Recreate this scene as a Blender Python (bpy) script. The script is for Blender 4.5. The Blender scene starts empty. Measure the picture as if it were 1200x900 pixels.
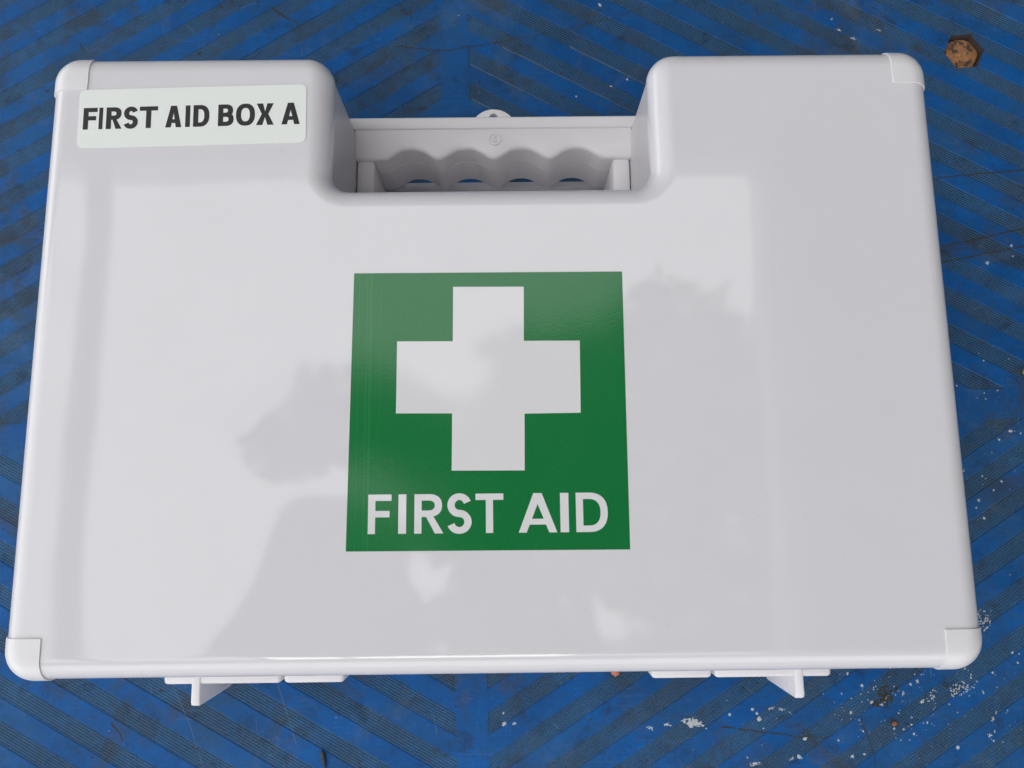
import bpy, bmesh, math, random
from mathutils import Vector, Matrix, noise
random.seed(7)
S = bpy.context.scene
COL = S.collection
PI = math.pi
MM = 0.001

# ------------------------------------------------------------------ camera
cd = bpy.data.cameras.new('camera')
cd.sensor_fit = 'HORIZONTAL'; cd.sensor_width = 36.0; cd.lens = 27.0
cd.clip_start = 0.01; cd.clip_end = 500.0
cam = bpy.data.objects.new('camera', cd); COL.objects.link(cam)
R = Matrix(((0.9999300484808964, -0.011477854088179418, 0.0028560480603591377),
            (-0.010884596413403336, -0.9874505679734449, -0.1575528526236141),
            (0.004628574932951365, 0.15751074463175968, -0.9875064261156171)))
Rw = R.transposed() @ Matrix(((1, 0, 0), (0, -1, 0), (0, 0, -1)))
cam.matrix_world = Matrix.Translation((0.00533601, -0.05533357, 0.36740639)) @ Rw.to_4x4()
S.camera = cam

# ------------------------------------------------------------------ sky, sun, exposure
SUN_EL, SUN_AZ = math.radians(66), math.radians(196)     # azimuth clockwise from +Y
w = bpy.data.worlds.new('World'); S.world = w; w.use_nodes = True
nt = w.node_tree; nt.nodes.clear()
sky = nt.nodes.new('ShaderNodeTexSky'); sky.sky_type = 'NISHITA'; sky.sun_disc = False
sky.sun_elevation = SUN_EL; sky.sun_rotation = SUN_AZ
tc = nt.nodes.new('ShaderNodeTexCoord')
cl = nt.nodes.new('ShaderNodeTexNoise'); cl.inputs['Scale'].default_value = 2.6
cl.inputs['Detail'].default_value = 5; cl.inputs['Roughness'].default_value = .55
cr = nt.nodes.new('ShaderNodeValToRGB')
cr.color_ramp.elements[0].position = .20; cr.color_ramp.elements[1].position = .40
mx = nt.nodes.new('ShaderNodeMix'); mx.data_type = 'RGBA'
mx.inputs['B'].default_value = (16.0, 16.1, 16.2, 1)      # bright cloud
bg = nt.nodes.new('ShaderNodeBackground'); bg.inputs['Strength'].default_value = 0.1
wo = nt.nodes.new('ShaderNodeOutputWorld')
L = nt.links.new
L(tc.outputs['Generated'], cl.inputs['Vector']); L(cl.outputs['Fac'], cr.inputs['Fac'])
L(cr.outputs['Color'], mx.inputs['Factor']); L(sky.outputs['Color'], mx.inputs['A'])
L(mx.outputs['Result'], bg.inputs['Color']); L(bg.outputs['Background'], wo.inputs['Surface'])
sd = bpy.data.lights.new('sun', 'SUN'); sd.energy = 0.5; sd.angle = math.radians(22); sd.color = (1, .96, .90)
so = bpy.data.objects.new('sun', sd); COL.objects.link(so)
sdir = Vector((math.sin(SUN_AZ) * math.cos(SUN_EL), math.cos(SUN_AZ) * math.cos(SUN_EL), math.sin(SUN_EL)))
so.rotation_euler = sdir.to_track_quat('Z', 'Y').to_euler(); so.location = (-.5, -2, 5)
S.view_settings.view_transform = 'Standard'; S.view_settings.look = 'None'
S.view_settings.gamma = 1; S.view_settings.use_curve_mapping = False
S.view_settings.exposure = 0.40
S.cycles.caustics_reflective = False; S.cycles.caustics_refractive = False; S.cycles.blur_glossy = 1.0

# ------------------------------------------------------------------ helpers
def link(name, me, mat=None, parent=None):
    o = bpy.data.objects.new(name, me); COL.objects.link(o)
    if mat: me.materials.append(mat)
    if parent: o.parent = parent
    return o
def from_bm(name, bm, mat=None, parent=None, smooth=None):
    bmesh.ops.recalc_face_normals(bm, faces=bm.faces)
    me = bpy.data.meshes.new(name); bm.to_mesh(me); bm.free()
    o = link(name, me, mat, parent)
    if smooth is not None:
        for p in me.polygons: p.use_smooth = True
        me.set_sharp_from_angle(angle=math.radians(smooth))
    return o
def tag(o, label, cat, group=None):
    o['label'] = label; o['category'] = cat
    if group: o['group'] = group
    return o
def empty(name, loc=(0, 0, 0)):
    o = bpy.data.objects.new(name, None); COL.objects.link(o); o.location = loc; o.empty_display_size = .02
    return o
def bevel_box(bm, x0, x1, y0, y1, z0, z1, b=1.0, seg=2):
    r = bmesh.ops.create_cube(bm, size=1)
    vs = r['verts']
    for v in vs:
        v.co = Vector(((x0 + x1) / 2 + v.co.x * (x1 - x0), (y0 + y1) / 2 + v.co.y * (y1 - y0), (z0 + z1) / 2 + v.co.z * (z1 - z0))) * MM
    if b > 0:
        es = {e for v in vs for e in v.link_edges}
        bmesh.ops.bevel(bm, geom=list(es), offset=b * MM, segments=seg, profile=.5, affect='EDGES')
def evaluated(o):
    dg = bpy.context.evaluated_depsgraph_get()
    return bpy.data.meshes.new_from_object(o.evaluated_get(dg), depsgraph=dg)

# ------------------------------------------------------------------ materials
class NT:
    def __init__(s, name):
        s.m = bpy.data.materials.new(name); s.m.use_nodes = True
        s.t = s.m.node_tree; s.b = s.t.nodes['Principled BSDF']
    def n(s, typ, **kw):
        x = s.t.nodes.new(typ)
        for k, v in kw.items(): setattr(x, k, v)
        return x
    def l(s, a, b): s.t.links.new(a, b)
    def math(s, op, a, b=None, c=None, clamp=False):
        x = s.n('ShaderNodeMath', operation=op, use_clamp=clamp)
        for i, v in enumerate((a, b, c)):
            if v is None: continue
            if isinstance(v, (int, float)): x.inputs[i].default_value = v
            else: s.l(v, x.inputs[i])
        return x.outputs[0]
    def noise(s, vec, scale, detail=3, rough=.55, dist=0):
        x = s.n('ShaderNodeTexNoise'); s.l(vec, x.inputs['Vector'])
        x.inputs['Scale'].default_value = scale; x.inputs['Detail'].default_value = detail
        x.inputs['Roughness'].default_value = rough; x.inputs['Distortion'].default_value = dist
        return x.outputs['Fac']
    def ramp(s, f, p0, p1, v0=0.0, v1=1.0):
        x = s.n('ShaderNodeMapRange', clamp=True); s.l(f, x.inputs['Value'])
        for k, v in (('From Min', p0), ('From Max', p1), ('To Min', v0), ('To Max', v1)): x.inputs[k].default_value = v
        return x.outputs['Result']
    def mix(s, f, a, b):
        x = s.n('ShaderNodeMix', data_type='RGBA')
        if isinstance(f, (int, float)): x.inputs['Factor'].default_value = f
        else: s.l(f, x.inputs['Factor'])
        for k, v in (('A', a), ('B', b)):
            if isinstance(v, tuple): x.inputs[k].default_value = v + (1,)
            else: s.l(v, x.inputs[k])
        return x.outputs['Result']
    def bump(s, h, strength, dist, prev=None):
        x = s.n('ShaderNodeBump'); x.inputs['Strength'].default_value = strength; x.inputs['Distance'].default_value = dist
        s.l(h, x.inputs['Height'])
        if prev: s.l(prev, x.inputs['Normal'])
        return x.outputs['Normal']
    def obj(s): return s.n('ShaderNodeTexCoord').outputs['Object']
    def geo(s): return s.n('ShaderNodeNewGeometry').outputs['Position']

def plastic(name, col, rough, ior=1.5, wav=.0, grain=.0, smudge=.02):
    k = NT(name); p = k.geo()
    b = k.b; b.inputs['IOR'].default_value = ior
    big = k.noise(p, 9, 2)
    dust = k.ramp(k.noise(p, 700, 2, .6), .71, .78)
    c = k.mix(k.ramp(k.noise(p, 30, 4), .4, .7, 0, .35), col, tuple(x * .965 for x in col))
    c = k.mix(k.math('MULTIPLY', dust, .35), c, (.40, .37, .34))
    k.l(c, b.inputs['Base Color'])
    sm = k.ramp(k.noise(p, 55, 5, .65, .4), .45, .75, rough, rough + smudge)
    k.l(sm, b.inputs['Roughness'])
    nrm = None
    if wav: nrm = k.bump(big, 1, wav)
    if grain: nrm = k.bump(k.noise(p, 2600, 2), .5, grain, nrm)
    if nrm: k.l(nrm, b.inputs['Normal'])
    b.inputs['Subsurface Weight'].default_value = .0
    return k.m
WHITE = (.665, .653, .688)
M_LID = plastic('white_gloss_plastic', WHITE, .012, 1.55, wav=.0005, grain=.000004)
M_CAP = plastic('white_satin_plastic', (.72, .71, .73), .30, 1.5, grain=.00002)
M_CASE = plastic('white_moulded_plastic', (.77, .75, .775), .36, 1.42, grain=.000006)

def sign_green():
    k = NT('green_print'); p = k.geo(); b = k.b
    c = k.mix(k.ramp(k.noise(p, 1600, 3, .7), .35, .75), (.0050, .145, .035), (.0095, .180, .050))
    sep = k.n('ShaderNodeSeparateXYZ'); k.l(p, sep.inputs[0])
    # squeegee streaks of the screen print along the left edge
    wv = k.n('ShaderNodeTexNoise', noise_dimensions='1D'); wv.inputs['Scale'].default_value = 900
    k.l(sep.outputs['X'], wv.inputs['W'])
    edge = k.ramp(sep.outputs['X'], -.046, -.036, 1, 0)
    c = k.mix(k.math('MULTIPLY', k.math('MULTIPLY', k.ramp(wv.outputs['Fac'], .5, .7), edge), .5), c, (.02, .27, .07))
    k.l(c, b.inputs['Base Color']); b.inputs['Roughness'].default_value = .12; b.inputs['IOR'].default_value = 1.5
    n = k.bump(k.noise(p, 9, 2), 1, .00055)
    k.l(k.bump(k.noise(p, 1100, 2), .35, .00004, n), b.inputs['Normal'])
    return k.m
M_GREEN = sign_green()
M_INK = plastic('white_print', (.69, .685, .705), .045, 1.52, wav=.00055, grain=.000006)
M_LABEL = plastic('label_paper', (.765, .795, .775), .42, 1.45, grain=.00002)
M_BLACK = plastic('black_print', (.018, .015, .020), .45, 1.45)

def deck_common(k, p, blue, dirtcol, amount):
    """worn blue moulded plastic: large stains, grey scuffs, brown grime, pale dust"""
    def shift(v):
        off = k.n('ShaderNodeVectorMath', operation='ADD'); off.inputs[1].default_value = v; k.l(p, off.inputs[0]); return off.outputs[0]
    big = k.noise(p, 11, 6, .62, .6)
    mid = k.noise(p, 44, 8, .72, .5)
    mid2 = k.noise(shift((3.1, 7.7, 1.3)), 24, 8, .72, .8)
    mid3 = k.noise(shift((1.7, 2.9, 5.3)), 70, 8, .75, .3)
    wear = k.noise(shift((9.1, 4.3, 2.2)), 210, 7, .75)
    c = k.mix(k.ramp(k.noise(p, 35, 6, .65), .3, .7), tuple(x * .76 for x in blue), tuple(x * 1.2 for x in blue))
    c = k.mix(k.ramp(wear, .44, .62, 0, .34), c, tuple(x * .62 + .004 for x in blue))
    c = k.mix(k.ramp(big, .48, .64, 0, amount * .75), c, (.042, .110, .200))
    c = k.mix(k.ramp(mid, .46, .64, 0, amount), c, dirtcol)
    c = k.mix(k.ramp(mid2, .53, .63, 0, amount * .95), c, (.052, .054, .050))
    c = k.mix(k.ramp(mid3, .55, .66, 0, amount * .9), c, (.014, .024, .040))
    haze = k.noise(shift((7.7, 1.1, 8.8)), 20, 8, .75, 1.0)
    c = k.mix(k.ramp(haze, .56, .70, 0, amount * .8), c, (.110, .160, .220))
    scr = k.n('ShaderNodeMapping'); scr.inputs['Rotation'].default_value = (0, 0, .5); scr.inputs['Scale'].default_value = (18, 240, 18)
    k.l(p, scr.inputs['Vector'])
    c = k.mix(k.ramp(k.noise(scr.outputs['Vector'], 3, 5, .7), .58, .76, 0, .32), c, (.13, .19, .27))
    scr2 = k.n('ShaderNodeMapping'); scr2.inputs['Rotation'].default_value = (0, 0, -.9); scr2.inputs['Scale'].default_value = (14, 300, 14)
    k.l(p, scr2.inputs['Vector'])
    c = k.mix(k.ramp(k.noise(scr2.outputs['Vector'], 3, 5, .7), .60, .74, 0, .35), c, (.020, .028, .038))
    c = k.mix(k.ramp(k.noise(p, 420, 5, .75), .58, .70, 0, .55), c, (.018, .026, .038))
    c = k.mix(k.ramp(k.noise(shift((5, 5, 5)), 620, 4, .7), .62, .72, 0, .5), c, (.16, .23, .32))
    return c, mid
def finish(k, c, mid, r0, r1):
    b = k.b; k.l(c, b.inputs['Base Color']); k.l(k.ramp(mid, .3, .7, r0, r1), b.inputs['Roughness'])
    b.inputs['IOR'].default_value = 1.42; b.inputs['Specular IOR Level'].default_value = .18
def mat_rib():
    k = NT('blue_deck_plastic'); p = k.geo(); b = k.b
    c, mid = deck_common(k, p, (.0045, .090, .315), (.022, .070, .148), .50)
    finish(k, c, mid, .42, .62)
    n = k.bump(k.noise(p, 800, 5, .75), .7, .00022)
    k.l(k.bump(k.noise(p, 150, 5, .65), .6, .0004, n), b.inputs['Normal'])
    return k.m
TAN = .588
def mat_knurl():
    k = NT('blue_deck_knurl'); p = k.geo(); o = k.obj(); b = k.b
    sep = k.n('ShaderNodeSeparateXYZ'); k.l(o, sep.inputs[0])
    ax = k.math('ABSOLUTE', sep.outputs['X']); ay = k.math('ABSOLUTE', sep.outputs['Y'])
    nn = math.hypot(1, TAN)
    P = k.math('DIVIDE', k.math('MULTIPLY_ADD', ax, TAN, ay), nn)
    Q = k.math('DIVIDE', k.math('MULTIPLY_ADD', ay, -TAN, ax), nn)
    f = 2 * PI / .00118
    a = k.math('MULTIPLY_ADD', k.math('SINE', k.math('MULTIPLY', P, f)), .5, .5)
    c_ = k.math('MULTIPLY_ADD', k.math('SINE', k.math('MULTIPLY', Q, f)), .5, .5)
    knob = k.math('MULTIPLY', k.math('POWER', a, .6), k.math('POWER', c_, .35))
    c, mid = deck_common(k, p, (.032, .108, .245), (.054, .086, .124), .60)
    gap = k.math('MULTIPLY', k.ramp(knob, .2, .7, .42, 0), k.ramp(k.noise(p, 30, 4, .6), .35, .6, .35, 1))
    c = k.mix(gap, c, (.016, .036, .070))
    finish(k, c, mid, .5, .75)
    n = k.bump(knob, .8, .0004)
    k.l(k.bump(k.noise(p, 700, 4, .7), .5, .0002, n), b.inputs['Normal'])
    return k.m
M_RIB, M_KNURL = mat_rib(), mat_knurl()

def mat_rust():
    k = NT('rusty_iron'); p = k.geo(); b = k.b
    n1 = k.noise(p, 230, 4, .6); n2 = k.noise(p, 900, 4, .65)
    c = k.mix(k.ramp(n2, .35, .7), (.42, .205, .085), (.29, .135, .055))
    c = k.mix(k.ramp(n1, .50, .60), c, (.070, .042, .034))
    c = k.mix(k.ramp(k.noise(p, 520, 2), .66, .70), c, (.50, .22, .06))
    k.l(c, b.inputs['Base Color']); b.inputs['Roughness'].default_value = .8
    k.l(k.bump(n2, .8, .0008), b.inputs['Normal'])
    return k.m
def simple(name, col, rough=.6, var=.25, scale=40):
    k = NT(name); p = k.geo()
    k.l(k.mix(k.noise(p, scale, 4), tuple(x * (1 - var) for x in col), tuple(x * (1 + var) for x in col)), k.b.inputs['Base Color'])
    k.b.inputs['Roughness'].default_value = rough
    return k.m
M_RUST = mat_rust()
M_HOLE = simple('dark_brown_lining', (.065, .042, .035), .85, .4, 300)  # dark brown sides and floor of the bolt pocket
M_PAINT = simple('white_paint', (.44, .47, .51), .7, .3, 700)
M_GRIME = simple('dry_grime', (.030, .031, .026), .85, .4, 200)
M_DUST = simple('pale_scuff', (.13, .19, .28), .7, .3, 400)
M_GROUND = simple('pale_concrete', (.48, .47, .45), .9, .15, 6)
M_ROOF = simple('grey_metal_sheet', (.50, .50, .505), .6, .1, 3)
M_EASTSHADE = simple('east_shade_sheet', (.20, .20, .21), .7, .1, 3)  # sheet darkened to hold light back on the east side
M_STRIP = simple('reflection_strip_grey', (.34, .38, .46), .5, .1, 3)  # tone of the added strip that mirrors as a band, also its brackets
M_WALL = simple('grey_render', (.68, .67, .65), .85, .1, 3)
M_BARK = simple('bark', (.09, .065, .045), .9, .4, 12)
M_LEAF = simple('leaf', (.035, .075, .022), .6, .4, 5)

# ------------------------------------------------------------------ out of view: roof edges and tree, plus pieces added to shape reflections
bm = bmesh.new(); bmesh.ops.create_grid(bm, x_segments=8, y_segments=8, size=45)
g = from_bm('ground', bm, M_GROUND); g.location.z = -.04; g['kind'] = 'structure'

shed = empty('shed', (0.95, 1.2, -.04))
tag(shed, 'unseen grey shed with walls, roof section, panel and strip added to shape reflections', 'shed')
def bxm(name, x0, x1, y0, y1, z0, z1, mat, parent):
    b = bmesh.new(); bevel_box(b, x0 * 1000, x1 * 1000, y0 * 1000, y1 * 1000, z0 * 1000, z1 * 1000, 8, 2)
    return from_bm(name, b, mat, parent)
bxm('roof', -6.0, 4.5, 0.03, 4.0, 2.47, 2.56, M_ROOF, shed)
bxm('roof', 0.03, 4.5, -2.6, 0.026, 2.47, 2.56, M_EASTSHADE, shed)
bxm('reflection_strip', -2.415, -2.335, -2.6, -.062, 2.44, 2.468, M_STRIP, shed)  # added strip, there only to mirror as a dark band on the lid
bxm('roof', -6.0, 4.5, -3.7, -2.61, 2.47, 2.56, M_ROOF, shed)  # added roof section, narrows the bright line on the front fillet
bxm('gutter', -6.0, 0.0, -.06, 0.027, 2.42, 2.58, M_ROOF, shed)
bxm('gutter', -.06, 0.027, -2.6, -.064, 2.42, 2.58, M_ROOF, shed)
bxm('sky_screen_wall', -6.0, 4.4, 4.01, 4.2, 0, 2.56, M_WALL, shed)  # added walls, three sides, screening low sky from the lid's fillets
bxm('sky_screen_wall', 4.51, 4.7, -6.5, 4.2, 0, 2.56, M_EASTSHADE, shed)
bxm('sky_screen_wall', -6.0, 4.4, -6.7, -6.51, 0, 1.6, M_WALL, shed)

bm = bmesh.new()
aw = [(-.40, -.03), (-.66, -.022), (-.70, -.035), (-.735, -.075), (-.765, -.14), (-.82, -.28), (-.89, -.40), (-.97, -.50), (-1.07, -.74), (-.40, -.74)]  # added panel, outline stands in for the camera holder's mirrored silhouette
aw = [((x - .95) * 1000, (y - 1.2) * 1000) for x, y in aw]
T_ = [bm.verts.new((x * MM, y * MM, 2.475)) for x, y in aw]; B_ = [bm.verts.new((x * MM, y * MM, 2.455)) for x, y in aw]
bm.faces.new(T_); bm.faces.new(B_[::-1])
for i in range(len(aw)): bm.faces.new((B_[i], B_[(i + 1) % len(aw)], T_[(i + 1) % len(aw)], T_[i]))
from_bm('silhouette_panel', bm, M_ROOF, shed)
for x in (-1.5, -1.8): bxm('panel_bracket', x - .02, x + .02, -2.6, -1.95, 2.477, 2.51, M_STRIP, shed)  # arms carrying the added silhouette panel

tree = empty('tree', (3.4, -1.2, -.04))
tag(tree, 'leafy green tree spreading over the blue mat', 'tree')
def limb(bm, a, b, r0, r1, n=8):
    a, b = Vector(a), Vector(b); d = (b - a).normalized(); u = d.orthogonal().normalized(); v = d.cross(u)
    ring = lambda c, r: [bm.verts.new(c + u * math.cos(2 * PI * i / n) * r + v * math.sin(2 * PI * i / n) * r) for i in range(n)]
    A, B = ring(a, r0), ring(b, r1)
    for i in range(n): bm.faces.new((A[i], A[(i + 1) % n], B[(i + 1) % n], B[i]))
    bm.faces.new(A[::-1]); bm.faces.new(B)
bm = bmesh.new(); limb(bm, (0, 0, 0), (-.1, .1, 2.9), .16, .12); limb(bm, (-.1, .1, 2.85), (-1.0, .5, 4.2), .11, .06)
limb(bm, (-1.0, .5, 4.2), (-3.6, 1.3, 4.35), .06, .02); limb(bm, (-1.0, .5, 4.2), (-3.9, .2, 4.35), .06, .02)
limb(bm, (-1.0, .5, 4.2), (-2.2, 1.9, 4.4), .05, .02); limb(bm, (-.1, .1, 2.85), (.3, -.9, 4.3), .08, .03)
from_bm('trunk', bm, M_BARK, tree, 60)
CROWN = [(1.59, .9), (1.37, 1.0), (1.18, 1.16), (.98, 1.24), (.76, 1.21), (.6, .98), (.23, .91), (.03, .97), (-.19, .88), (-.05, .69),
         (-.17, .49), (-.37, .54), (-.56, .69), (-.95, .74), (-1.22, .68), (-1.27, .5), (-1.49, .36), (-1.32, .06), (-.94, .17), (-.6, .11),
         (-.46, -.08), (-.55, -.13), (-.85, -.14), (-1.02, -.16), (-1.10, -.27), (-1.18, -.52), (-1.38, -.92), (-1.45, -1.3), (-1.1, -1.62), (0, -1.55), (1.5, -1.75), (3.2, -1.6), (3.9, -.6), (3.5, .8)]
GAPS = [((-.44, -.42), .15), ((.55, -.70), .12), ((2.1, -.78), .08), ((1.31, -.56), .05), ((-.40, .02), .06), ((.9, -1.1), .07), ((-.7, -1.2), .06), ((2.6, .1), .08)]
def inside(x, y, poly):
    c = False; j = len(poly) - 1
    for i in range(len(poly)):
        xi, yi = poly[i]; xj, yj = poly[j]
        if (yi > y) != (yj > y) and x < (xj - xi) * (y - yi) / (yj - yi) + xi: c = not c
        j = i
    return c
bm = bmesh.new(); cnt = 0
while cnt < 17000:
    x, y = random.uniform(-1.8, 4), random.uniform(-1.8, 1.4)
    if not inside(x, y, CROWN): continue
    if any(math.hypot(x - gx, y - gy) < gr * (1 + .9 * noise.noise(Vector(((x - gx) / gr * .9 + gx * 7, (y - gy) / gr * .9, gy * 5)))) * random.uniform(.85, 1.15) for (gx, gy), gr in GAPS): continue
    z = 4.24 + random.gauss(0, .14)
    M = Matrix.Translation((x - 3.4, y + 1.2, z)) @ Matrix.Rotation(random.uniform(0, 6.28), 4, 'Z') @ Matrix.Rotation(random.gauss(0, .5), 4, 'X')
    l_, h_ = random.uniform(.04, .065), random.uniform(.018, .03)
    vs = [bm.verts.new(M @ Vector(p)) for p in ((-l_, 0, 0), (0, -h_, .006), (l_, 0, 0), (0, h_, .006))]
    bm.faces.new(vs); cnt += 1
from_bm('crown', bm, M_LEAF, tree)

# ------------------------------------------------------------------ the blue mat
TH = math.radians(1.44)
ORG = (-16.5, -15.0)          # crossing of the two smooth seams, in mm along the mat's own axes
o_w = Vector((ORG[0] * math.cos(TH) - ORG[1] * math.sin(TH), ORG[0] * math.sin(TH) + ORG[1] * math.cos(TH), 0)) * MM
REC = 0.22                     # depth of the knurled strips in mm
HALF = 7.3; EXT = 760.0
PER = 19.4
UP_DARK, LO_DARK = 210.5 - 10 * PER, 136.6 - 7 * PER     # first knurled strip above / below
UP_W, LO_W = 9.6, 9.5
def to_uv(x, y):
    return (x * math.cos(TH) + y * math.sin(TH) - ORG[0], -x * math.sin(TH) + y * math.cos(TH) - ORG[1])
def deck_h(x, y):
    """height of the mat surface (mm) under a point (mm)"""
    u, v = to_uv(x, y)
    if abs(u) < HALF or abs(v) < HALF: return 0
    wv = abs(v) + TAN * abs(u)
    d0, wd = (UP_DARK, UP_W) if v > 0 else (LO_DARK, LO_W)
    return -REC if ((wv - d0) % PER) < wd else 0
bm = bmesh.new(); bevel_box(bm, -900, 900, -900, 900, -30, -REC, 0)
deck = from_bm('deck', bm, M_KNURL)
deck.location = o_w; deck.rotation_euler = (0, 0, TH); deck['kind'] = 'structure'

def clip(poly, a, b, c):      # keep a*x+b*y+c >= 0
    out = []
    for i in range(len(poly)):
        p, q = poly[i], poly[(i + 1) % len(poly)]
        dp, dq = a * p[0] + b * p[1] + c, a * q[0] + b * q[1] + c
        if dp >= 0: out.append(p)
        if (dp > 0 and dq < 0) or (dp < 0 and dq > 0):
            t = dp / (dp - dq); out.append((p[0] + (q[0] - p[0]) * t, p[1] + (q[1] - p[1]) * t))
    return out
def slab(bm, top, bot, z1, z0):
    T = [bm.verts.new((x * MM, y * MM, z1 * MM)) for x, y in top]
    B = [bm.verts.new((x * MM, y * MM, z0 * MM)) for x, y in bot]
    bm.faces.new(T); bm.faces.new(B[::-1])
    n = len(T)
    for i in range(n): bm.faces.new((B[i], B[(i + 1) % n], T[(i + 1) % n], T[i]))
ribs = []
for sx in (1, -1):
    for sy in (1, -1):
        d0, wd = (UP_DARK, UP_W) if sy > 0 else (LO_DARK, LO_W)
        kmin = -2
        for k in range(kmin, 70):
            a, b = d0 + wd + k * PER, d0 + PER + k * PER
            if a > EXT * (1 + TAN) * .86: break
            def strip(a, b):
                rect = [(HALF, HALF), (EXT, HALF), (EXT, EXT), (HALF, EXT)]
                p = clip(rect, TAN, 1, -a)
                return clip(p, -TAN, -1, b) if len(p) > 2 else p
            bot, top = strip(a, b), strip(a + .3, b - .3)
            if len(bot) < 3 or len(top) < 3: continue
            if len(top) != len(bot): top = bot
            ar = sum(bot[i][0] * bot[(i + 1) % len(bot)][1] - bot[(i + 1) % len(bot)][0] * bot[i][1] for i in range(len(bot))) / 2
            if ar < 4: continue
            bm = bmesh.new()
            f = lambda P: [(x * sx, y * sy) for x, y in P]
            slab(bm, f(top), f(bot), 0, -REC + .001)
            r = from_bm('rib', bm, M_RIB, deck); ribs.append(r)
for (x0, x1, y0, y1) in ((-HALF, HALF, -EXT, EXT), (-EXT, -HALF - .02, -HALF, HALF), (HALF + .02, EXT, -HALF, HALF)):
    bm = bmesh.new(); slab(bm, [(x0, y0), (x1, y0), (x1, y1), (x0, y1)], [(x0, y0), (x1, y0), (x1, y1), (x0, y1)], 0, -REC + .001)
    from_bm('seam_band', bm, M_RIB, deck)

# hexagonal pocket and the rusty bolt in it
BX, BY = 244.9, 176.6
pu, pv = to_uv(BX, BY)
bm = bmesh.new()
hexa = [(pu + 10.7 * math.cos(PI / 3 * i + .06), pv + 10.7 * math.sin(PI / 3 * i + .06)) for i in range(6)]
slab(bm, hexa, hexa, 3, -5.5)
cut = from_bm('pocket_cutter', bm, None, deck)
bpy.context.view_layer.update()
for o in [deck] + ribs:
    if o is not deck:
        bb = [Vector(c) for c in o.bound_box]
        if not (min(c.x for c in bb) < (pu + 12) * MM and max(c.x for c in bb) > (pu - 12) * MM and min(c.y for c in bb) < (pv + 12) * MM and max(c.y for c in bb) > (pv - 12) * MM): continue
    md = o.modifiers.new('pocket', 'BOOLEAN'); md.operation = 'DIFFERENCE'; md.object = cut; md.solver = 'EXACT'
    me = evaluated(o); o.modifiers.clear(); o.data = me
bpy.data.objects.remove(cut)
bolt = empty('bolt', (BX * MM, BY * MM, -5.5 * MM))
tag(bolt, 'rusty hexagonal bolt head sunk in a pocket of the blue mat', 'bolt')
bm = bmesh.new()
NR, NA = 14, 48
grid = []
for i in range(NR + 1):
    ring = []
    for j in range(NA):
        th = 2 * PI * j / NA
        hexr = math.cos(PI / 6) / math.cos((th - .06 + 0) % (PI / 3) - PI / 6)
        rr = 9.1 * hexr * .5 + 9.1 * .5
        rr = min(rr, 9.4) * (1 + .03 * noise.noise(Vector((math.cos(th) * 2, math.sin(th) * 2, 3))))
        t = i / NR
        r = rr * min(1, t / .9) if t < .9 else rr
        z = 2.6 if t < .9 else 2.6 - (t - .9) / .1 * 2.6
        x, y = r * math.cos(th), r * math.sin(th)
        if t < .9:
            edge = max(0, (t - .6) / .3)
            nz = noise.fractal(Vector((x * .35, y * .35, 9)), .8, 2, 4)
            z += nz * .55 - edge ** 3 * .8 + max(0, noise.noise(Vector((x * .6, y * .6, 2))) - .25) * 1.2
        ring.append(bm.verts.new((x * MM, y * MM, z * MM)))
        if i == 0: break
    grid.append(ring)
for j in range(NA): bm.faces.new((grid[0][0], grid[1][j], grid[1][(j + 1) % NA]))
for i in range(1, NR):
    for j in range(NA): bm.faces.new((grid[i][j], grid[i + 1][j], grid[i + 1][(j + 1) % NA], grid[i][(j + 1) % NA]))
from_bm('bolt_head', bm, M_RUST, bolt, 50)
bm = bmesh.new()
hexl = [(10.55 * math.cos(PI / 3 * i + .06 + TH), 10.55 * math.sin(PI / 3 * i + .06 + TH)) for i in range(6)]
slo = [bm.verts.new((x * MM, y * MM, .00006)) for x, y in hexl]; sup = [bm.verts.new((x * MM, y * MM, .0048)) for x, y in hexl]
for i in range(6): bm.faces.new((slo[i], sup[i], sup[(i + 1) % 6], slo[(i + 1) % 6]))
bm.faces.new(slo)
from_bm('pocket_lining', bm, M_HOLE, bolt)

# ------------------------------------------------------------------ the case
case = empty('first_aid_case', (0, 0, 0))
tag(case, 'glossy white plastic first aid case lying on the blue mat', 'first aid case')
HX, HY = 160.0, 109.4          # outer half sizes
NX, NY = 57.9, 57.4            # notch half width, notch floor y
RF = 7.6                       # top edge fillet
RO, RM, RI = 10.0, 9.5, 6.8    # outer corners, notch mouth, notch inner corners
def arc(cx, cy, r, a0, a1, n=12):
    """points and outward normals; a0>a1 means a concave (clockwise) arc"""
    out = []
    for i in range(n + 1):
        a = math.radians(a0 + (a1 - a0) * i / n)
        d = Vector((math.cos(a), math.sin(a)))
        s = 1 if a1 > a0 else -1
        out.append((Vector((cx, cy)) + d * r, d * s))
    return out
def outline():
    P = []
    P += arc(HX - RO, -HY + RO, RO, -90, 0)
    P += arc(HX - RO, HY - RO, RO, 0, 90)
    P += arc(NX + RM, HY - RM, RM, 90, 180)
    P += arc(NX - RI, NY + RI, RI, 0, -90)
    P += arc(-NX + RI, NY + RI, RI, -90, -180)
    P += arc(-NX - RM, HY - RM, RM, 0, 90)
    P += arc(-HX + RO, HY - RO, RO, 90, 180)
    P += arc(-HX + RO, -HY + RO, RO, 180, 270)
    # split the long straights so that smooth shading stays even
    Q = []
    for i in range(len(P)):
        p, n = P[i]; q, m = P[(i + 1) % len(P)]
        Q.append((p, n))
        d = (q - p).length
        if d > 8:
            k = int(d / 6)
            for j in range(1, k): Q.append((p + (q - p) * j / k, n))
    return Q
OUT = outline()
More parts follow.
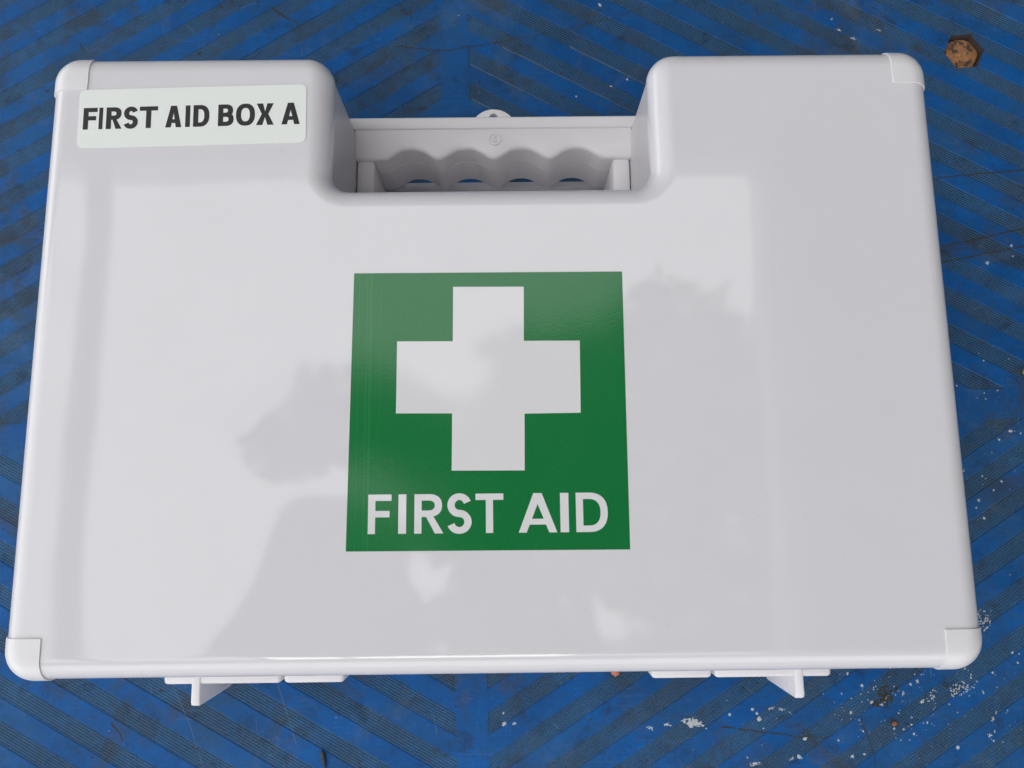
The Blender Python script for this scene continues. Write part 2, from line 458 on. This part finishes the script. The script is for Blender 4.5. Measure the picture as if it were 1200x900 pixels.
def draft(p, n):
    """1 on the outside walls, 0 in the notch, blended round its mouth"""
    if p.y > NY - .1 and abs(p.x) < NX + RM + .1: return max(0, n.y) if p.y > HY - RM - .1 else 0
    return 1
def loft(prof, cap_top, cap_bot, floor=None):
    bm = bmesh.new(); rings = []
    dd = lambda p, n, d: d if floor is None else floor + (d - floor) * draft(p, n)
    for d, z in prof:
        rings.append([bm.verts.new(((p.x - n.x * dd(p, n, d)) * MM, (p.y - n.y * dd(p, n, d)) * MM, z * MM)) for p, n in OUT])
    N = len(OUT)
    for a, b in zip(rings, rings[1:]):
        for i in range(N): bm.faces.new((a[i], a[(i + 1) % N], b[(i + 1) % N], b[i]))
    for flag, r in ((cap_top, rings[-1]), (cap_bot, rings[0])):
        if flag:
            f = bm.faces.new(r); f.normal_update()
            bmesh.ops.triangulate(bm, faces=[f], ngon_method='EAR_CLIP')
    return bm
ZT = 110.0; ZS = 48.6
prof = [(2.2, ZS + .4), (.7, ZS + .4), (.5, ZS + .7), (.5, ZT - RF - .9), (.45, ZT - RF - .8), (.04, ZT - RF - .7), (0, ZT - RF - .6), (0, ZT - RF - .3)]
prof += [(RF * (1 - math.cos(PI / 2 * i / 14)), ZT - RF + RF * math.sin(PI / 2 * i / 14)) for i in range(15)]
prof += [(RF + .45, ZT)]
lid = from_bm('lid', loft(prof, True, False), M_LID, case, 50)
lid.data.materials.append(M_CASE)
for p in lid.data.polygons:
    if p.center.z < (ZT - RF - .5) * MM: p.material_index = 1     # the walls are satin, the moulded top is polished
prof = [(6, 2), (4, 2), (3, 2.6), (2.6, 4), (.5, ZS - 1), (.2, ZS - .3), (.6, ZS), (2.4, ZS)]
base = from_bm('base', loft(prof, True, True, .5), M_CASE, case, 50)
for x, y in ((-140, -90), (140, -90), (-140, 90), (140, 90)):
    bm = bmesh.new(); bevel_box(bm, x - 8, x + 8, y - 6, y + 6, .02, 2.2, .6)
    from_bm('foot', bm, M_CASE, case)

# corner caps: thin shells wrapped over each corner of the lid
def corner_cap(sx, sy, ix, iy, off=.6):
    r = RO + off; n = 16
    pts = []
    for t in (0, .25, .5, .75): pts.append((Vector((ix + (HX - RO - ix) * t, HY + off)), Vector((0, 1))))
    pts += [(p, nn) for p, nn in arc(HX - RO, HY - RO, r, 90, 0 - 1e-6, n)]
    pts = [(p, (nn if nn.x + nn.y > 0 else -nn)) for p, nn in pts]
    for t in (.25, .5, .75, 1): pts.append((Vector((HX + off, HY - RO + (iy - HY + RO) * t)), Vector((1, 0))))
    rf = RF + off; zt = ZT + off * .8
    pr = [(0, ZS + 1.2), (0, zt - rf)] + [(rf * (1 - math.cos(PI / 2 * i / 12)), zt - rf + rf * math.sin(PI / 2 * i / 12)) for i in range(1, 13)]
    bm = bmesh.new(); rows = []
    for p, nn in pts: rows.append([bm.verts.new(((p.x - nn.x * d) * sx * MM, (p.y - nn.y * d) * sy * MM, z * MM)) for d, z in pr])
    for a, b in zip(rows, rows[1:]):
        for i in range(len(pr) - 1): bm.faces.new((a[i], b[i], b[i + 1], a[i + 1]))
    c = bm.verts.new((ix * sx * MM, iy * sy * MM, zt * MM))
    f = bm.faces.new([row[-1] for row in rows] + [c])
    bmesh.ops.recalc_face_normals(bm, faces=bm.faces)
    if f.normal.z < 0: bmesh.ops.reverse_faces(bm, faces=bm.faces)
    # rolled-in rim, so the shell has a real thickness
    be = [e for e in bm.edges if e.is_boundary]
    ex = bmesh.ops.extrude_edge_only(bm, edges=be)
    vs = [v for v in ex['geom'] if isinstance(v, bmesh.types.BMVert)]
    cen = Vector(((HX - 12) * sx, (HY - 12) * sy, 70)) * MM
    for v in vs:
        d = Vector((0, 0, 0))
        x, y, z = v.co.x * sx / MM, v.co.y * sy / MM, v.co.z / MM
        if z > zt - .01: d.z = -1
        elif z < zt - rf + .01 or True:
            dx = max(0, x - (HX - rf + off)); dy = max(0, y - (HY - rf + off)); dz = max(0, z - (zt - rf))
            d = -Vector((dx * sx, dy * sy, dz)).normalized()
        v.co += d * 1.3 * MM
    bmesh.ops.recalc_face_normals(bm, faces=bm.faces)
    return from_bm('corner_cap', bm, M_CAP, lid, 40)
corner_cap(-1, 1, 145.3, 95.0); corner_cap(1, 1, 146.0, 94.9); corner_cap(-1, -1, 145.8, 95.6); corner_cap(1, -1, 145.6, 96.2)

# handle in the notch
bm = bmesh.new()
NXs = 92; rows = []
HW = 58.38; HZ1 = 62.0; HZ0 = 29.0
def inner(x):
    a = abs(x - .4)
    if a < 47: t = 2 * PI * (x - .4 - 11.75) / 23.5; return 93.2 + 2.3 * (math.cos(t) - .16 * math.cos(2 * t))
    return 90.55
for i in range(NXs + 1):
    x = -HW + 2 * HW * i / NXs
    yi = inner(x)
    e = max(0, (abs(x) - 50) / 7.6)
    pr = [(yi + 6, HZ0), (yi + 1.2, HZ0), (yi + .3, HZ0 + .5), (yi, HZ0 + 1.5), (yi, 48.1), (yi + .22, 48.3), (yi, 48.5), (yi + .05, HZ1 - 3.2), (yi + .35, HZ1 - 2.3), (yi + .9, HZ1 - 1.7),
          (yi + 1.8, HZ1 - 1.35), (yi + 4, HZ1 - 1.1), (103.0, HZ1 - .9), (103.6, HZ1 - 1.1), (104.0, HZ1 - .2), (104.4, HZ1), (108.2, HZ1), (108.9, HZ1 - .5), (109, HZ1 - 1.2), (109, HZ0 + 1), (108, HZ0)]
    def xe(y):      # the bar's ends follow the rounded mouth of the notch
        if i not in (0, NXs) or y < HY - RM: return x
        return math.copysign(NX + RM - math.sqrt(max(0, RM ** 2 - (y - HY + RM) ** 2)) + .3, x)
    rows.append([bm.verts.new((xe(y) * MM, y * MM, z * MM)) for y, z in pr])
for a, b in zip(rows, rows[1:]):
    n = len(a)
    for j in range(n): bm.faces.new((a[j], b[j], b[(j + 1) % n], a[(j + 1) % n]))
bm.faces.new(rows[0]); bm.faces.new(rows[-1][::-1])
handle = from_bm('handle', bm, M_CASE, case, 35)
for s in (-1, 1):
    bm = bmesh.new(); bevel_box(bm, min(s * 58.35, s * 50.6), max(s * 58.35, s * 50.6), 52, 91.2, 22, 58.8, 1.7, 2)
    from_bm('arm', bm, M_CASE, handle, 40)
bm = bmesh.new(); bevel_box(bm, -58.3, 58.3, 50, 94.1, 12.5, 15.5, .3); bevel_box(bm, -58.3, 58.3, 94.0, 97.6, 12.4, 21.2, .8)
from_bm('notch_ledge', bm, M_CASE, case, 40)
# hanging tab behind the handle
bm = bmesh.new()
n = 40; HC = Vector((0, 114.7))
oc = [(10.2 * math.cos(PI * i / n), 108.3 + 10.2 * math.sin(PI * i / n)) for i in range(n + 1)]
ic = [(HC.x + 1.9 * math.cos(2 * PI * i / 24), HC.y + 1.9 * math.sin(2 * PI * i / 24)) for i in range(24)]
def plate(bm, oc, ic, z1, z0):
    for z in (z1, z0):
        V = [bm.verts.new((x * MM, y * MM, z * MM)) for x, y in oc]; H = [bm.verts.new((x * MM, y * MM, z * MM)) for x, y in ic]
        es = [bm.edges.new((P[i], P[(i + 1) % len(P)])) for P in (V, H) for i in range(len(P))]
        bmesh.ops.triangle_fill(bm, use_beauty=True, edges=es)
        if z == z1: V1, H1 = V, H
        else:
            for A, B in ((V1, V), (H1, H)):
                for i in range(len(A)): bm.faces.new((A[i], A[(i + 1) % len(A)], B[(i + 1) % len(A)], B[i]))
plate(bm, oc, ic, 50.5, 47.5)
from_bm('hanging_tab', bm, M_CASE, case)

# latches on the front
def fin(bm, x0, x1):
    prof = [(-113, 51.6), (-129.4, 51.6), (-130.6, 51.0), (-131.1, 49.6), (-131.1, 18), (-130.6, 15.5), (-129, 14.5), (-113, 14.5)]
    A = [bm.verts.new((x0 * MM, y * MM, z * MM)) for y, z in prof]; B = [bm.verts.new((x1 * MM, y * MM, z * MM)) for y, z in prof]
    n = len(prof); fs = [bm.faces.new(A), bm.faces.new(B[::-1])]
    for i in range(n): fs.append(bm.faces.new((A[i], B[i], B[(i + 1) % n], A[(i + 1) % n])))
    bmesh.ops.recalc_face_normals(bm, faces=fs)
    es = [e for e in bm.edges if abs(e.verts[0].co.x - e.verts[1].co.x) < 1e-6]
    bmesh.ops.bevel(bm, geom=es, offset=.6 * MM, segments=2, affect='EDGES', profile=.5)
for s in (-1, 1):
    lt = None
    X = lambda a, b: (min(s * a, s * b), max(s * a, s * b))
    bm = bmesh.new(); bevel_box(bm, *X(85.3, 131.4), -122.9, -108.5, 22, 51.2, 1.6, 3)
    lt = from_bm('latch', bm, M_CASE, case, 50)
    bm = bmesh.new(); bevel_box(bm, *X(60.4, 84.2), -122.9, -108.5, 30, 51.2, 1.6, 3)
    from_bm('hinge_barrel', bm, M_CASE, lt, 50)
    bm = bmesh.new(); fin(bm, *X(116.6, 120.1)); from_bm('pull_tab', bm, M_CASE, lt, 40)

# ------------------------------------------------------------------ print and sticker
def glyph(ch, offs=0.0):
    cu = bpy.data.curves.new('glyph', 'FONT'); cu.body = ch; cu.size = 1; cu.offset = offs; cu.resolution_u = 6
    o = bpy.data.objects.new('glyph', cu); COL.objects.link(o)
    bpy.context.view_layer.update()
    me = evaluated(o); bpy.data.objects.remove(o); bpy.data.curves.remove(cu)
    return me
def capital(ch, w, st):
    """plain grotesque capitals, height 1 and width w: outline polygons, counters after the outline; st = stem width"""
    hb = st * .88
    def sup(cx, cy, rx, ry, a0, a1, n=18, e=2.35):
        out = []
        for i in range(n + 1):
            t = math.radians(a0 + (a1 - a0) * i / n); c, q = math.cos(t), math.sin(t)
            out.append((cx + rx * math.copysign(abs(c) ** (2 / e), c), cy + ry * math.copysign(abs(q) ** (2 / e), q)))
        return out
    if ch == 'I': return [[(0, 0), (w, 0), (w, 1), (0, 1)]]
    if ch == 'T':
        a, b = (w - st) / 2, (w + st) / 2
        return [[(a, 0), (b, 0), (b, 1 - hb), (w, 1 - hb), (w, 1), (0, 1), (0, 1 - hb), (a, 1 - hb)]]
    if ch == 'F': return [[(0, 0), (st, 0), (st, .42), (w * .92, .42), (w * .92, .42 + hb), (st, .42 + hb), (st, 1 - hb), (w, 1 - hb), (w, 1), (0, 1)]]
    if ch == 'A':
        e = st * 1.1; t = st * .58; g = (w / 2 - t)      # outer slant
        xo = lambda y: g * y
        yt = 1 - st * 1.5
        xi = lambda y: e + (w / 2 - e) * y / yt
        y0 = .20; y1 = y0 + hb * .9
        return [[(0, 0), (e, 0), (xi(y0), y0), (w - xi(y0), y0), (w - e, 0), (w, 0), (w - xo(1), 1), (xo(1), 1)], [(xi(y1), y1), (w - xi(y1), y1), (w / 2, yt)]]
    if ch == 'X':
        e = st * 1.25; c = e * .5; m = w / 2
        return [[(0, 0), (e, 0), (m, .5 - c * .95), (w - e, 0), (w, 0), (m + c * 1.02, .51), (w * .98, 1), (w * .98 - e, 1), (m, .5 + c * .95), (w * .02 + e, 1), (w * .02, 1), (m - c * 1.02, .51)]]
    if ch == 'O': return [sup(w / 2, .5, w / 2, .5, 0, 354, 44), sup(w / 2, .5, w / 2 - st, .5 - hb, 0, 354, 44)]
    if ch == 'D':
        c = w * .42
        return [[(0, 0)] + sup(c, .5, w - c, .5, -90, 90) + [(0, 1)], [(st, hb)] + sup(c, .5, w - c - st, .5 - hb, -90, 90) + [(st, 1 - hb)]]
    if ch == 'B':
        m = .52; c = w * .5; u = w * .95; r1 = (1 - m + hb / 2) / 2; r0 = (m + hb / 2) / 2
        y1 = 1 - r1; y0 = r0
        up = [p for p in sup(c * .95, y1, u - c * .95, r1, -90, 90, 24) if p[1] > m + .0]
        lo = [p for p in sup(c, y0, w - c, r0, -90, 90, 24) if p[1] < m - .0]
        i1 = [(st, m + hb / 2)] + sup(c * .95, (m + hb / 2 + 1 - hb) / 2, u - c * .95 - st, (1 - hb - m - hb / 2) / 2, -90, 90, 12) + [(st, 1 - hb)]
        i0 = [(st, hb)] + sup(c, (hb + m - hb / 2) / 2, w - c - st, (m - hb / 2 - hb) / 2, -90, 90, 12) + [(st, m - hb / 2)]
        return [[(0, 0)] + lo + up + [(0, 1)], i1, i0]
    if ch == 'R':
        m = .42; c = w * .48; rt = w * .95; y1 = (1 + m) / 2
        bowl = sup(c, y1, rt - c, (1 - m) / 2, -72, 90)
        e = st * 1.18
        out = [(0, 0), (st, 0), (st, m), (w * .40, m), (w - e, 0), (w, 0)] + bowl + [(0, 1)]
        return [out, [(st, m + hb)] + sup(c, (m + hb + 1 - hb) / 2, rt - c - st, (1 - 2 * hb - m) / 2, -90, 90, 12) + [(st, 1 - hb)]]
    if ch == 'S':
        rx = (w - st) / 2; ry = (1 - hb) / 4; sp = []
        for i in range(25):
            t = math.radians(18 + (252 - 18) * i / 24); sp.append((w / 2 + rx * math.cos(t) * (.96 if True else 1), .5 + ry + ry * math.sin(t)))
        lo = []
        for i in range(25):
            t = math.radians(72 + (-162 - 72) * i / 24); lo.append((w / 2 + rx * math.cos(t), .5 - ry + ry * math.sin(t)))
        sp += lo; A, B = [], []
        for i, p in enumerate(sp):
            a, b = sp[max(0, i - 1)], sp[min(len(sp) - 1, i + 1)]
            d = Vector((b[0] - a[0], b[1] - a[1])).normalized(); nn = Vector((-d.y, d.x))
            wd = hb + (st - hb) * abs(d.y) if not 21 < i < 29 else hb + (st - hb) * .75
            A.append((p[0] + nn.x * wd / 2, p[1] + nn.y * wd / 2)); B.append((p[0] - nn.x * wd / 2, p[1] - nn.y * wd / 2))
        return [A + B[::-1]]
def capital_mesh(ch, w, st):
    bm = bmesh.new(); es = []
    for P in capital(ch, w, st):
        V = [bm.verts.new((x, y, 0)) for x, y in P]
        es += [bm.edges.new((V[i], V[(i + 1) % len(V)])) for i in range(len(V))]
    bmesh.ops.triangle_fill(bm, use_beauty=True, use_dissolve=False, edges=es, normal=(0, 0, 1))
    me = bpy.data.meshes.new('glyph'); bm.to_mesh(me); bm.free(); return me
def lettering(chars, spans, y0, y1, z, mat, parent, offs, frame=None, extrude=0, stem=.2):
    """chars placed glyph by glyph on measured spans (mm); frame maps local (x,y) to the case"""
    bm = bmesh.new()
    for ch, (a, b) in zip(chars, spans):
        me = capital_mesh(ch, (b - a) / (y1 - y0), stem) if ch in 'FITAXOBRDS' else glyph(ch, offs)
        xs = [v.co.x for v in me.vertices]; ys = [v.co.y for v in me.vertices]
        x0, x1, h0, h1 = min(xs), max(xs), min(ys), max(ys)
        over = .012 * (y1 - y0) if ch in 'SO6' else 0
        off = len(bm.verts); bm.from_mesh(me); bm.verts.ensure_lookup_table()
        for v in bm.verts[off:]:
            x = a + (v.co.x - x0) / (x1 - x0) * (b - a); y = y0 - over + (v.co.y - h0) / (h1 - h0) * (y1 - y0 + 2 * over)
            if frame: x, y = frame(x, y)
            v.co = Vector((x, y, z)) * MM
        bpy.data.meshes.remove(me)
    for f in bm.faces:
        f.normal_update()
        if f.normal.z < 0: f.normal_flip()
    if extrude:
        ex = bmesh.ops.extrude_face_region(bm, geom=list(bm.faces))
        for v in ex['geom']:
            if isinstance(v, bmesh.types.BMVert): v.co.z += extrude * MM
        return from_bm('lettering', bm, mat, parent)
    me = bpy.data.meshes.new('lettering'); bm.to_mesh(me); bm.free()
    return link('lettering', me, mat, parent)
def quad_sheet(name, pts, z, mat, parent, sub=1):
    bm = bmesh.new(); f = bm.faces.new([bm.verts.new((x * MM, y * MM, z * MM)) for x, y in pts])
    bmesh.ops.recalc_face_normals(bm, faces=bm.faces)
    if f.normal.z < 0: f.normal_flip()
    me = bpy.data.meshes.new(name); bm.to_mesh(me); bm.free()
    return link(name, me, mat, parent)
sign = quad_sheet('sign', [(-48.6, -69.3), (44.7, -69.7), (45.25, 24.9), (-47.8, 25.2)], ZT + .05, M_GREEN, case)
quad_sheet('cross', [(-13.45, 20.0), (11.0, 19.8), (10.75, .65), (29.9, .5), (29.6, -24.35), (10.65, -24.45), (10.45, -43.5), (-13.9, -43.3), (-13.75, -24.1), (-32.7, -23.9), (-32.6, .9), (-13.55, .75)], ZT + .09, M_INK, sign)
sp = [(-41.5, -33.8), (-31.5, -28.9), (-26.2, -16.6), (-15.3, -7.3), (-6.0, 3.2), (8.2, 20.9), (22.0, 24.8), (27.2, 37.7)]
lettering('FIRSTAID', sp, 0, 12.85, ZT + .09, M_INK, sign, .028, lambda x, y: (x, -63.85 + y - .002 * x), stem=.185)
# sticker
def rrect(x0, x1, y0, y1, r, n=6):
    P = []
    for cx, cy, a in ((x1 - r, y1 - r, 0), (x0 + r, y1 - r, 90), (x0 + r, y0 + r, 180), (x1 - r, y0 + r, 270)):
        for i in range(n + 1):
            t = math.radians(a + 90 * i / n); P.append((cx + r * math.cos(t), cy + r * math.sin(t)))
    return P
A_ = math.radians(1.05)
def lf(x, y): return (-107.0 + x * math.cos(A_) - y * math.sin(A_), 84.35 + x * math.sin(A_) + y * math.cos(A_))
bm = bmesh.new()
slab(bm, [lf(x, y) for x, y in rrect(-40.75, 40.75, -11.15, 11.15, 2.2)], [lf(x, y) for x, y in rrect(-40.75, 40.75, -11.15, 11.15, 2.2)], ZT + .22, ZT + .02)
label = from_bm('label_sticker', bm, M_LABEL, case)
sp = [(-144.7, -139.7), (-139.1, -137.7), (-136.5, -130.8), (-130.2, -125.1), (-124.6, -118.1), (-115.3, -109.5), (-108.2, -106.5), (-105.4, -99.6), (-96.5, -90.9), (-90.1, -83.3), (-82.9, -76.5), (-73.8, -67.2)]
lettering('FIRSTAIDBOXA', [(a + 106.0, b + 106.0) for a, b in sp], -4.15, 4.15, ZT + .26, M_BLACK, label, .042, lambda x, y: lf(x - .25, y - .1), stem=.222)
# moulded mark on the handle
bm = bmesh.new()
ro, ri = 2.7, 2.35
lettering('6', [(-1.1, 1.1)], 0, 3.0, HZ1 - 1.3, M_CASE, handle, .01, lambda x, y: (.6 + x, 97.5 + y), extrude=.6).name = 'moulded_mark'
ringV = []
for r, z in ((ro, 60.6), (ro - .1, 61.5), (ri, 61.5), (ri - .1, 60.6)):
    ringV.append([bm.verts.new(((.6 + r * math.cos(2 * PI * i / 32)) * MM, (98.9 + r * math.sin(2 * PI * i / 32)) * MM, z * MM)) for i in range(32)])
for a, b in zip(ringV, ringV[1:]):
    for i in range(32): bm.faces.new((a[i], a[(i + 1) % 32], b[(i + 1) % 32], b[i]))
from_bm('moulded_ring', bm, M_CASE, handle, 60)

# ------------------------------------------------------------------ marks and crumbs on the mat
def blob(bm, x, y, r, n=11, stretch=1.0, ang=0.0, rag=.45):
    ph = random.uniform(0, 100); vs = []
    for i in range(n):
        t = 2 * PI * i / n
        rr = r * (1 + rag * noise.noise(Vector((math.cos(t) * 1.4 + ph, math.sin(t) * 1.4, ph))) * 1.6)
        a, b = rr * math.cos(t) * stretch, rr * math.sin(t)
        px, py = x + a * math.cos(ang) - b * math.sin(ang), y + a * math.sin(ang) + b * math.cos(ang)
        vs.append((px, py))
    h = deck_h(x, y)
    c = bm.verts.new((x * MM, y * MM, (h + .14) * MM))
    V = [bm.verts.new((px * MM, py * MM, (deck_h(px, py) + .03) * MM)) for px, py in vs]
    for i in range(n): bm.faces.new((c, V[i], V[(i + 1) % n]))
K = .098
SP = [(87.1, -152.9, 18, 2.6, -.15), (83, -152.0, 8, 1.5, 0), (104.0, -149.7, 7, 1, 0), (114.5, -147.5, 7, 1, 0), (116.6, -149.3, 6, 1, 0), (117.7, -151.8, 9, 1.2, .5), (122.9, -147.4, 6, 3, .3), (128.1, -147.7, 6, 3, -.2), (131.5, -149.2, 4, 2, -.7),
      (137.5, -160.5, 9, 1.2, .4), (134.6, -168.2, 10, 1, 0), (131.1, -168.9, 6, 1.4, .6), (114.4, -170.7, 9, 3, .1), (159.3, -149.6, 6, 1, 0), (158.5, -168.3, 7, 1, 0), (169.1, -145.1, 7, 1.3, .8), (165.1, -137.8, 7, 1, 0),
      (159.1, -132.6, 6, 1, 0), (175.8, -142.9, 6, 1.6, .9), (192.0, -145.3, 8, 1.3, .6), (183.7, -141.5, 6, 1.5, 1.1), (181.5, -140.4, 4, 1.5, .6), (223.3, -153.3, 8, 1.6, 1.0), (221.3, -160.0, 8, 1.6, .5), (206.2, -164.9, 8, 1, 0), (225.2, -150.4, 5, 1.5, .8),
      (178.4, -156.7, 5, 1, 0), (181.0, -150.1, 4, 1, 0), (193.5, -154.2, 5, 1, 0), (187.3, -137.5, 6, 1, 0), (190.7, -136.3, 6, 1, 0), (173.5, -146.3, 5, 1, 0), (164.2, -157.5, 4, 1, 0), (225.6, -133.0, 5, 1, 0), (235.7, -124.4, 5, 1.3, .6),
      (246.3, -22.2, 8, 1, 0), (240.5, -26.3, 6, 1, 0), (251.1, -23.5, 5, 1, 0), (221.3, -41.1, 7, 1.5, .3), (227.6, -54.9, 7, 1, 0), (226.0, -58.4, 5, 1, 0), (257.6, 65.1, 5, 1, 0), (257.3, 70.5, 6, 1, 0), (244.4, 61.7, 8, 1.1, .7),
      (177.2, 195.5, 6, 2, .6), (180.3, 189.1, 7, 2, -.4), (187.5, 184.2, 6, 2.4, -.3), (201.4, 188.9, 5, 2.4, -.5), (55.6, 204.6, 7, 1.3, -.6), (60.0, 158.5, 7, 1, 0), (41.8, 153.0, 5, 1, 0), (68.5, 162.2, 6, 1, 0),
      (1.8, -152.3, 9, 1.2, .8), (6.3, -152.4, 7, 1.4, .2), (1.5, -147.9, 5, 1, 0), (67.8, -154.9, 8, 1.7, -.5), (75.6, -153.6, 9, 1.4, 0), (220.6, 166.6, 4, 1.5, 0), (268, -30, 5, 1, 0)]
bm = bmesh.new()
for x, y, r, st, an in SP:
    if st < 1.35: blob(bm, x, y, r * K, 15, st, an, .5); continue
    R_ = r * K
    for i in range(int(9 + 7 * R_ * st)):
        a, b = random.gauss(0, .48) * R_ * st, random.gauss(0, .42) * R_
        blob(bm, x + a * math.cos(an) - b * math.sin(an), y + a * math.sin(an) + b * math.cos(an), R_ * random.uniform(.12, .42), 9, random.uniform(1, 1.8), an, .6)
# broken net-like smears where paint only caught the knobs
for cx, cy, rx, ry, an in ((197.0, -142.6, 3.4, 2.0, .8), (208.5, -139.6, 4.5, 2.2, .6), (214.7, -138.8, 4.2, 1.5, .6), (223.4, -109.5, 3.6, 5.0, .3), (209, -142.3, 2.6, 1.3, .2), (183, -188 + 330, 0, 0, 0)):
    if rx == 0: continue
    for i in range(int(rx * ry * 3.6)):
        t = random.uniform(0, 2 * PI); q = math.sqrt(random.random())
        a, b = rx * q * math.cos(t), ry * q * math.sin(t)
        x, y = cx + a * math.cos(an) - b * math.sin(an), cy + a * math.sin(an) + b * math.cos(an)
        blob(bm, x, y, random.uniform(.13, .33), 7, random.uniform(1, 1.6), an, .4)
for i in range(300):
    if i < 190: x, y = random.gauss(188, 32), random.gauss(-148, 14)
    elif i < 235: x, y = random.gauss(236, 14), random.uniform(-120, 30)
    else: x, y = random.uniform(-270, 290), random.uniform(-180, 215)
    blob(bm, x, y, min(.6, .10 + random.expovariate(9)), 7, random.uniform(1, 1.5), random.uniform(0, 3), .4)
o = from_bm('paint_splatter', bm, M_PAINT); o['kind'] = 'stuff'; o['label'] = 'white paint spatter dried on the blue mat'; o['category'] = 'paint splatter'

def ribbon(bm, pts, w0, w1=None, lift=.05, step=1.5, wob=.25):
    w1 = w0 if w1 is None else w1
    P = [Vector(p) for p in pts]; S_ = []
    for a, b in zip(P, P[1:]):
        n = max(1, int((b - a).length / step))
        for i in range(n): S_.append(a + (b - a) * i / n)
    S_.append(P[-1]); prev = None; N = len(S_); ph = random.uniform(0, 99)
    for i, p in enumerate(S_):
        d = (S_[min(i + 1, N - 1)] - S_[max(i - 1, 0)]).normalized(); nn = Vector((-d.y, d.x))
        t = i / max(1, N - 1); wd = (w0 + (w1 - w0) * t) * (.65 + .7 * abs(noise.noise(Vector((i * .35, ph, 0)))))
        p = p + nn * wob * noise.noise(Vector((i * .2, ph, 5)))
        q = [bm.verts.new(((p + nn * s * wd / 2).x * MM, (p + nn * s * wd / 2).y * MM, (deck_h(p.x, p.y) + lift) * MM)) for s in (-1, 1)]
        if prev: bm.faces.new((prev[0], q[0], q[1], prev[1]))
        prev = q
bm = bmesh.new()
ribbon(bm, [(218, 105.6), (226.8, 106.9), (244.3, 108.7), (268.3, 110.3), (292, 111)], .5, 1.3)
ribbon(bm, [(221, 69.8), (224.4, 70.8), (247.2, 75.7), (268, 80.3), (288, 84)], .7, .9)
ribbon(bm, [(218, 61.4), (222.3, 62.4), (246.2, 66.8), (266, 70.8), (290, 76)], .9, .6)
for p, w_ in (([(-52, 182), (-26, 179), (2, 184), (40, 191), (80, 203)], .7), ([(100, -155), (128, -158.5), (146, -160.5), (150, -159)], .9), ([(164, -151), (166, -160), (169, -172)], .8), ([(137, 203), (139, 198)], 1.2),
              ([(-216, 185), (-213, 180)], 1.2), ([(-44, 203), (-43, 197)], 1.2), ([(-176, -150), (-172, -154), (-170, -158)], 1.1), ([(-80, -120), (-79, -132)], .8), ([(-118, 205), (-104, 196), (-101, 190)], 1.2)):
    ribbon(bm, p, w_, w_ * .5, wob=.8)
for i in range(60):
    x, y = random.uniform(-265, 285), random.uniform(-180, 212); a = random.uniform(0, PI); l_ = random.uniform(1.5, 8)
    ribbon(bm, [(x, y), (x + l_ * math.cos(a), y + l_ * math.sin(a))], random.uniform(.2, .6), .1, step=1)
for i in range(150): blob(bm, random.uniform(-265, 285), random.uniform(-180, 212), random.uniform(.2, .7), 8, random.uniform(1, 2), random.uniform(0, 3), .5)
for i in range(26): blob(bm, 175 + random.gauss(0, 2.2), -141 + random.gauss(-2, 4.0), random.uniform(.4, 1.2), 8, 1.4, random.uniform(0, 3), .5)
o = from_bm('grime', bm, M_GRIME); o['kind'] = 'stuff'; o['label'] = 'dark grime and dirty scratches on the blue mat'; o['category'] = 'grime'
bm = bmesh.new()
for i in range(130):
    x, y = random.uniform(-265, 285), random.uniform(-180, 212); a = random.uniform(0, PI); l_ = random.uniform(1, 9)
    ribbon(bm, [(x, y), (x + l_ * math.cos(a), y + l_ * math.sin(a))], random.uniform(.1, .3), .08, step=1)
ribbon(bm, [(-157, -120), (-150, -132), (-140, -152), (-133, -170)], .2, .15)
ribbon(bm, [(-104, -127), (-99, -140), (-92, -160)], .22, .15)
# dusty lower edges of some recesses, upper right
for k_, (u0, u1) in ((9, (8, 48)), (10, (25, 110)), (11, (60, 120)), (8, (8, 40))):
    w_ = UP_DARK + k_ * PER + .5
    pts = []
    for i in range(12):
        u = u0 + (u1 - u0) * i / 11; v = w_ - TAN * u
        U, V_ = u + ORG[0], v + ORG[1]
        pts.append((U * math.cos(TH) - V_ * math.sin(TH), U * math.sin(TH) + V_ * math.cos(TH)))
    ribbon(bm, pts, .5, .2, lift=.05, wob=.3)
o = from_bm('pale_scuffs', bm, M_DUST); o['kind'] = 'stuff'; o['label'] = 'pale dusty scuff marks on the blue mat'; o['category'] = 'scuffs'

def lump(name, x, y, r, mat, st=1.0, an=0.0, zs=.6, taper=0):
    bm = bmesh.new(); bmesh.ops.create_icosphere(bm, subdivisions=3, radius=1)
    for v in bm.verts:
        nz = 1 + .22 * noise.noise(v.co * 1.7 + Vector((x, y, 0)))
        p = v.co * nz * r
        p.x *= st; p.z *= zs
        if taper: p.y *= 1 - taper * (.5 + .5 * v.co.x)
        v.co = Vector((p.x * math.cos(an) - p.y * math.sin(an), p.x * math.sin(an) + p.y * math.cos(an), p.z + r * zs * .9)) * MM
    o = from_bm(name, bm, mat, None, 80); o.location = (x * MM, y * MM, deck_h(x, y) * MM)
    return o
tag(lump('pebble', 52.7, -130.2, 2.0, simple('terracotta', (.50, .17, .10), .7, .2, 300)), 'small pinkish pebble peeping out under the front edge of the case', 'pebble')
tag(lump('seed', -79.3, -166.5, 1.4, simple('dark_husk', (.025, .028, .035), .5, .4, 400), 2.9, -1.35, .6, .65), 'dark teardrop seed husk on the mat below the left latch', 'seed')
tag(lump('berry', 256.2, 6.4, 1.5, simple('green_bud', (.30, .33, .10), .5, .3, 300), 1, 0, .9), 'tiny yellow green bud at the right edge of the mat', 'bud')
tag(lump('rust_flake', 178.6, -154.4, 1.0, simple('rust_flake_mat', (.30, .10, .04), .8, .3, 300), 1.3, .4, .5), 'tiny orange rust flake among white paint spots', 'flake')
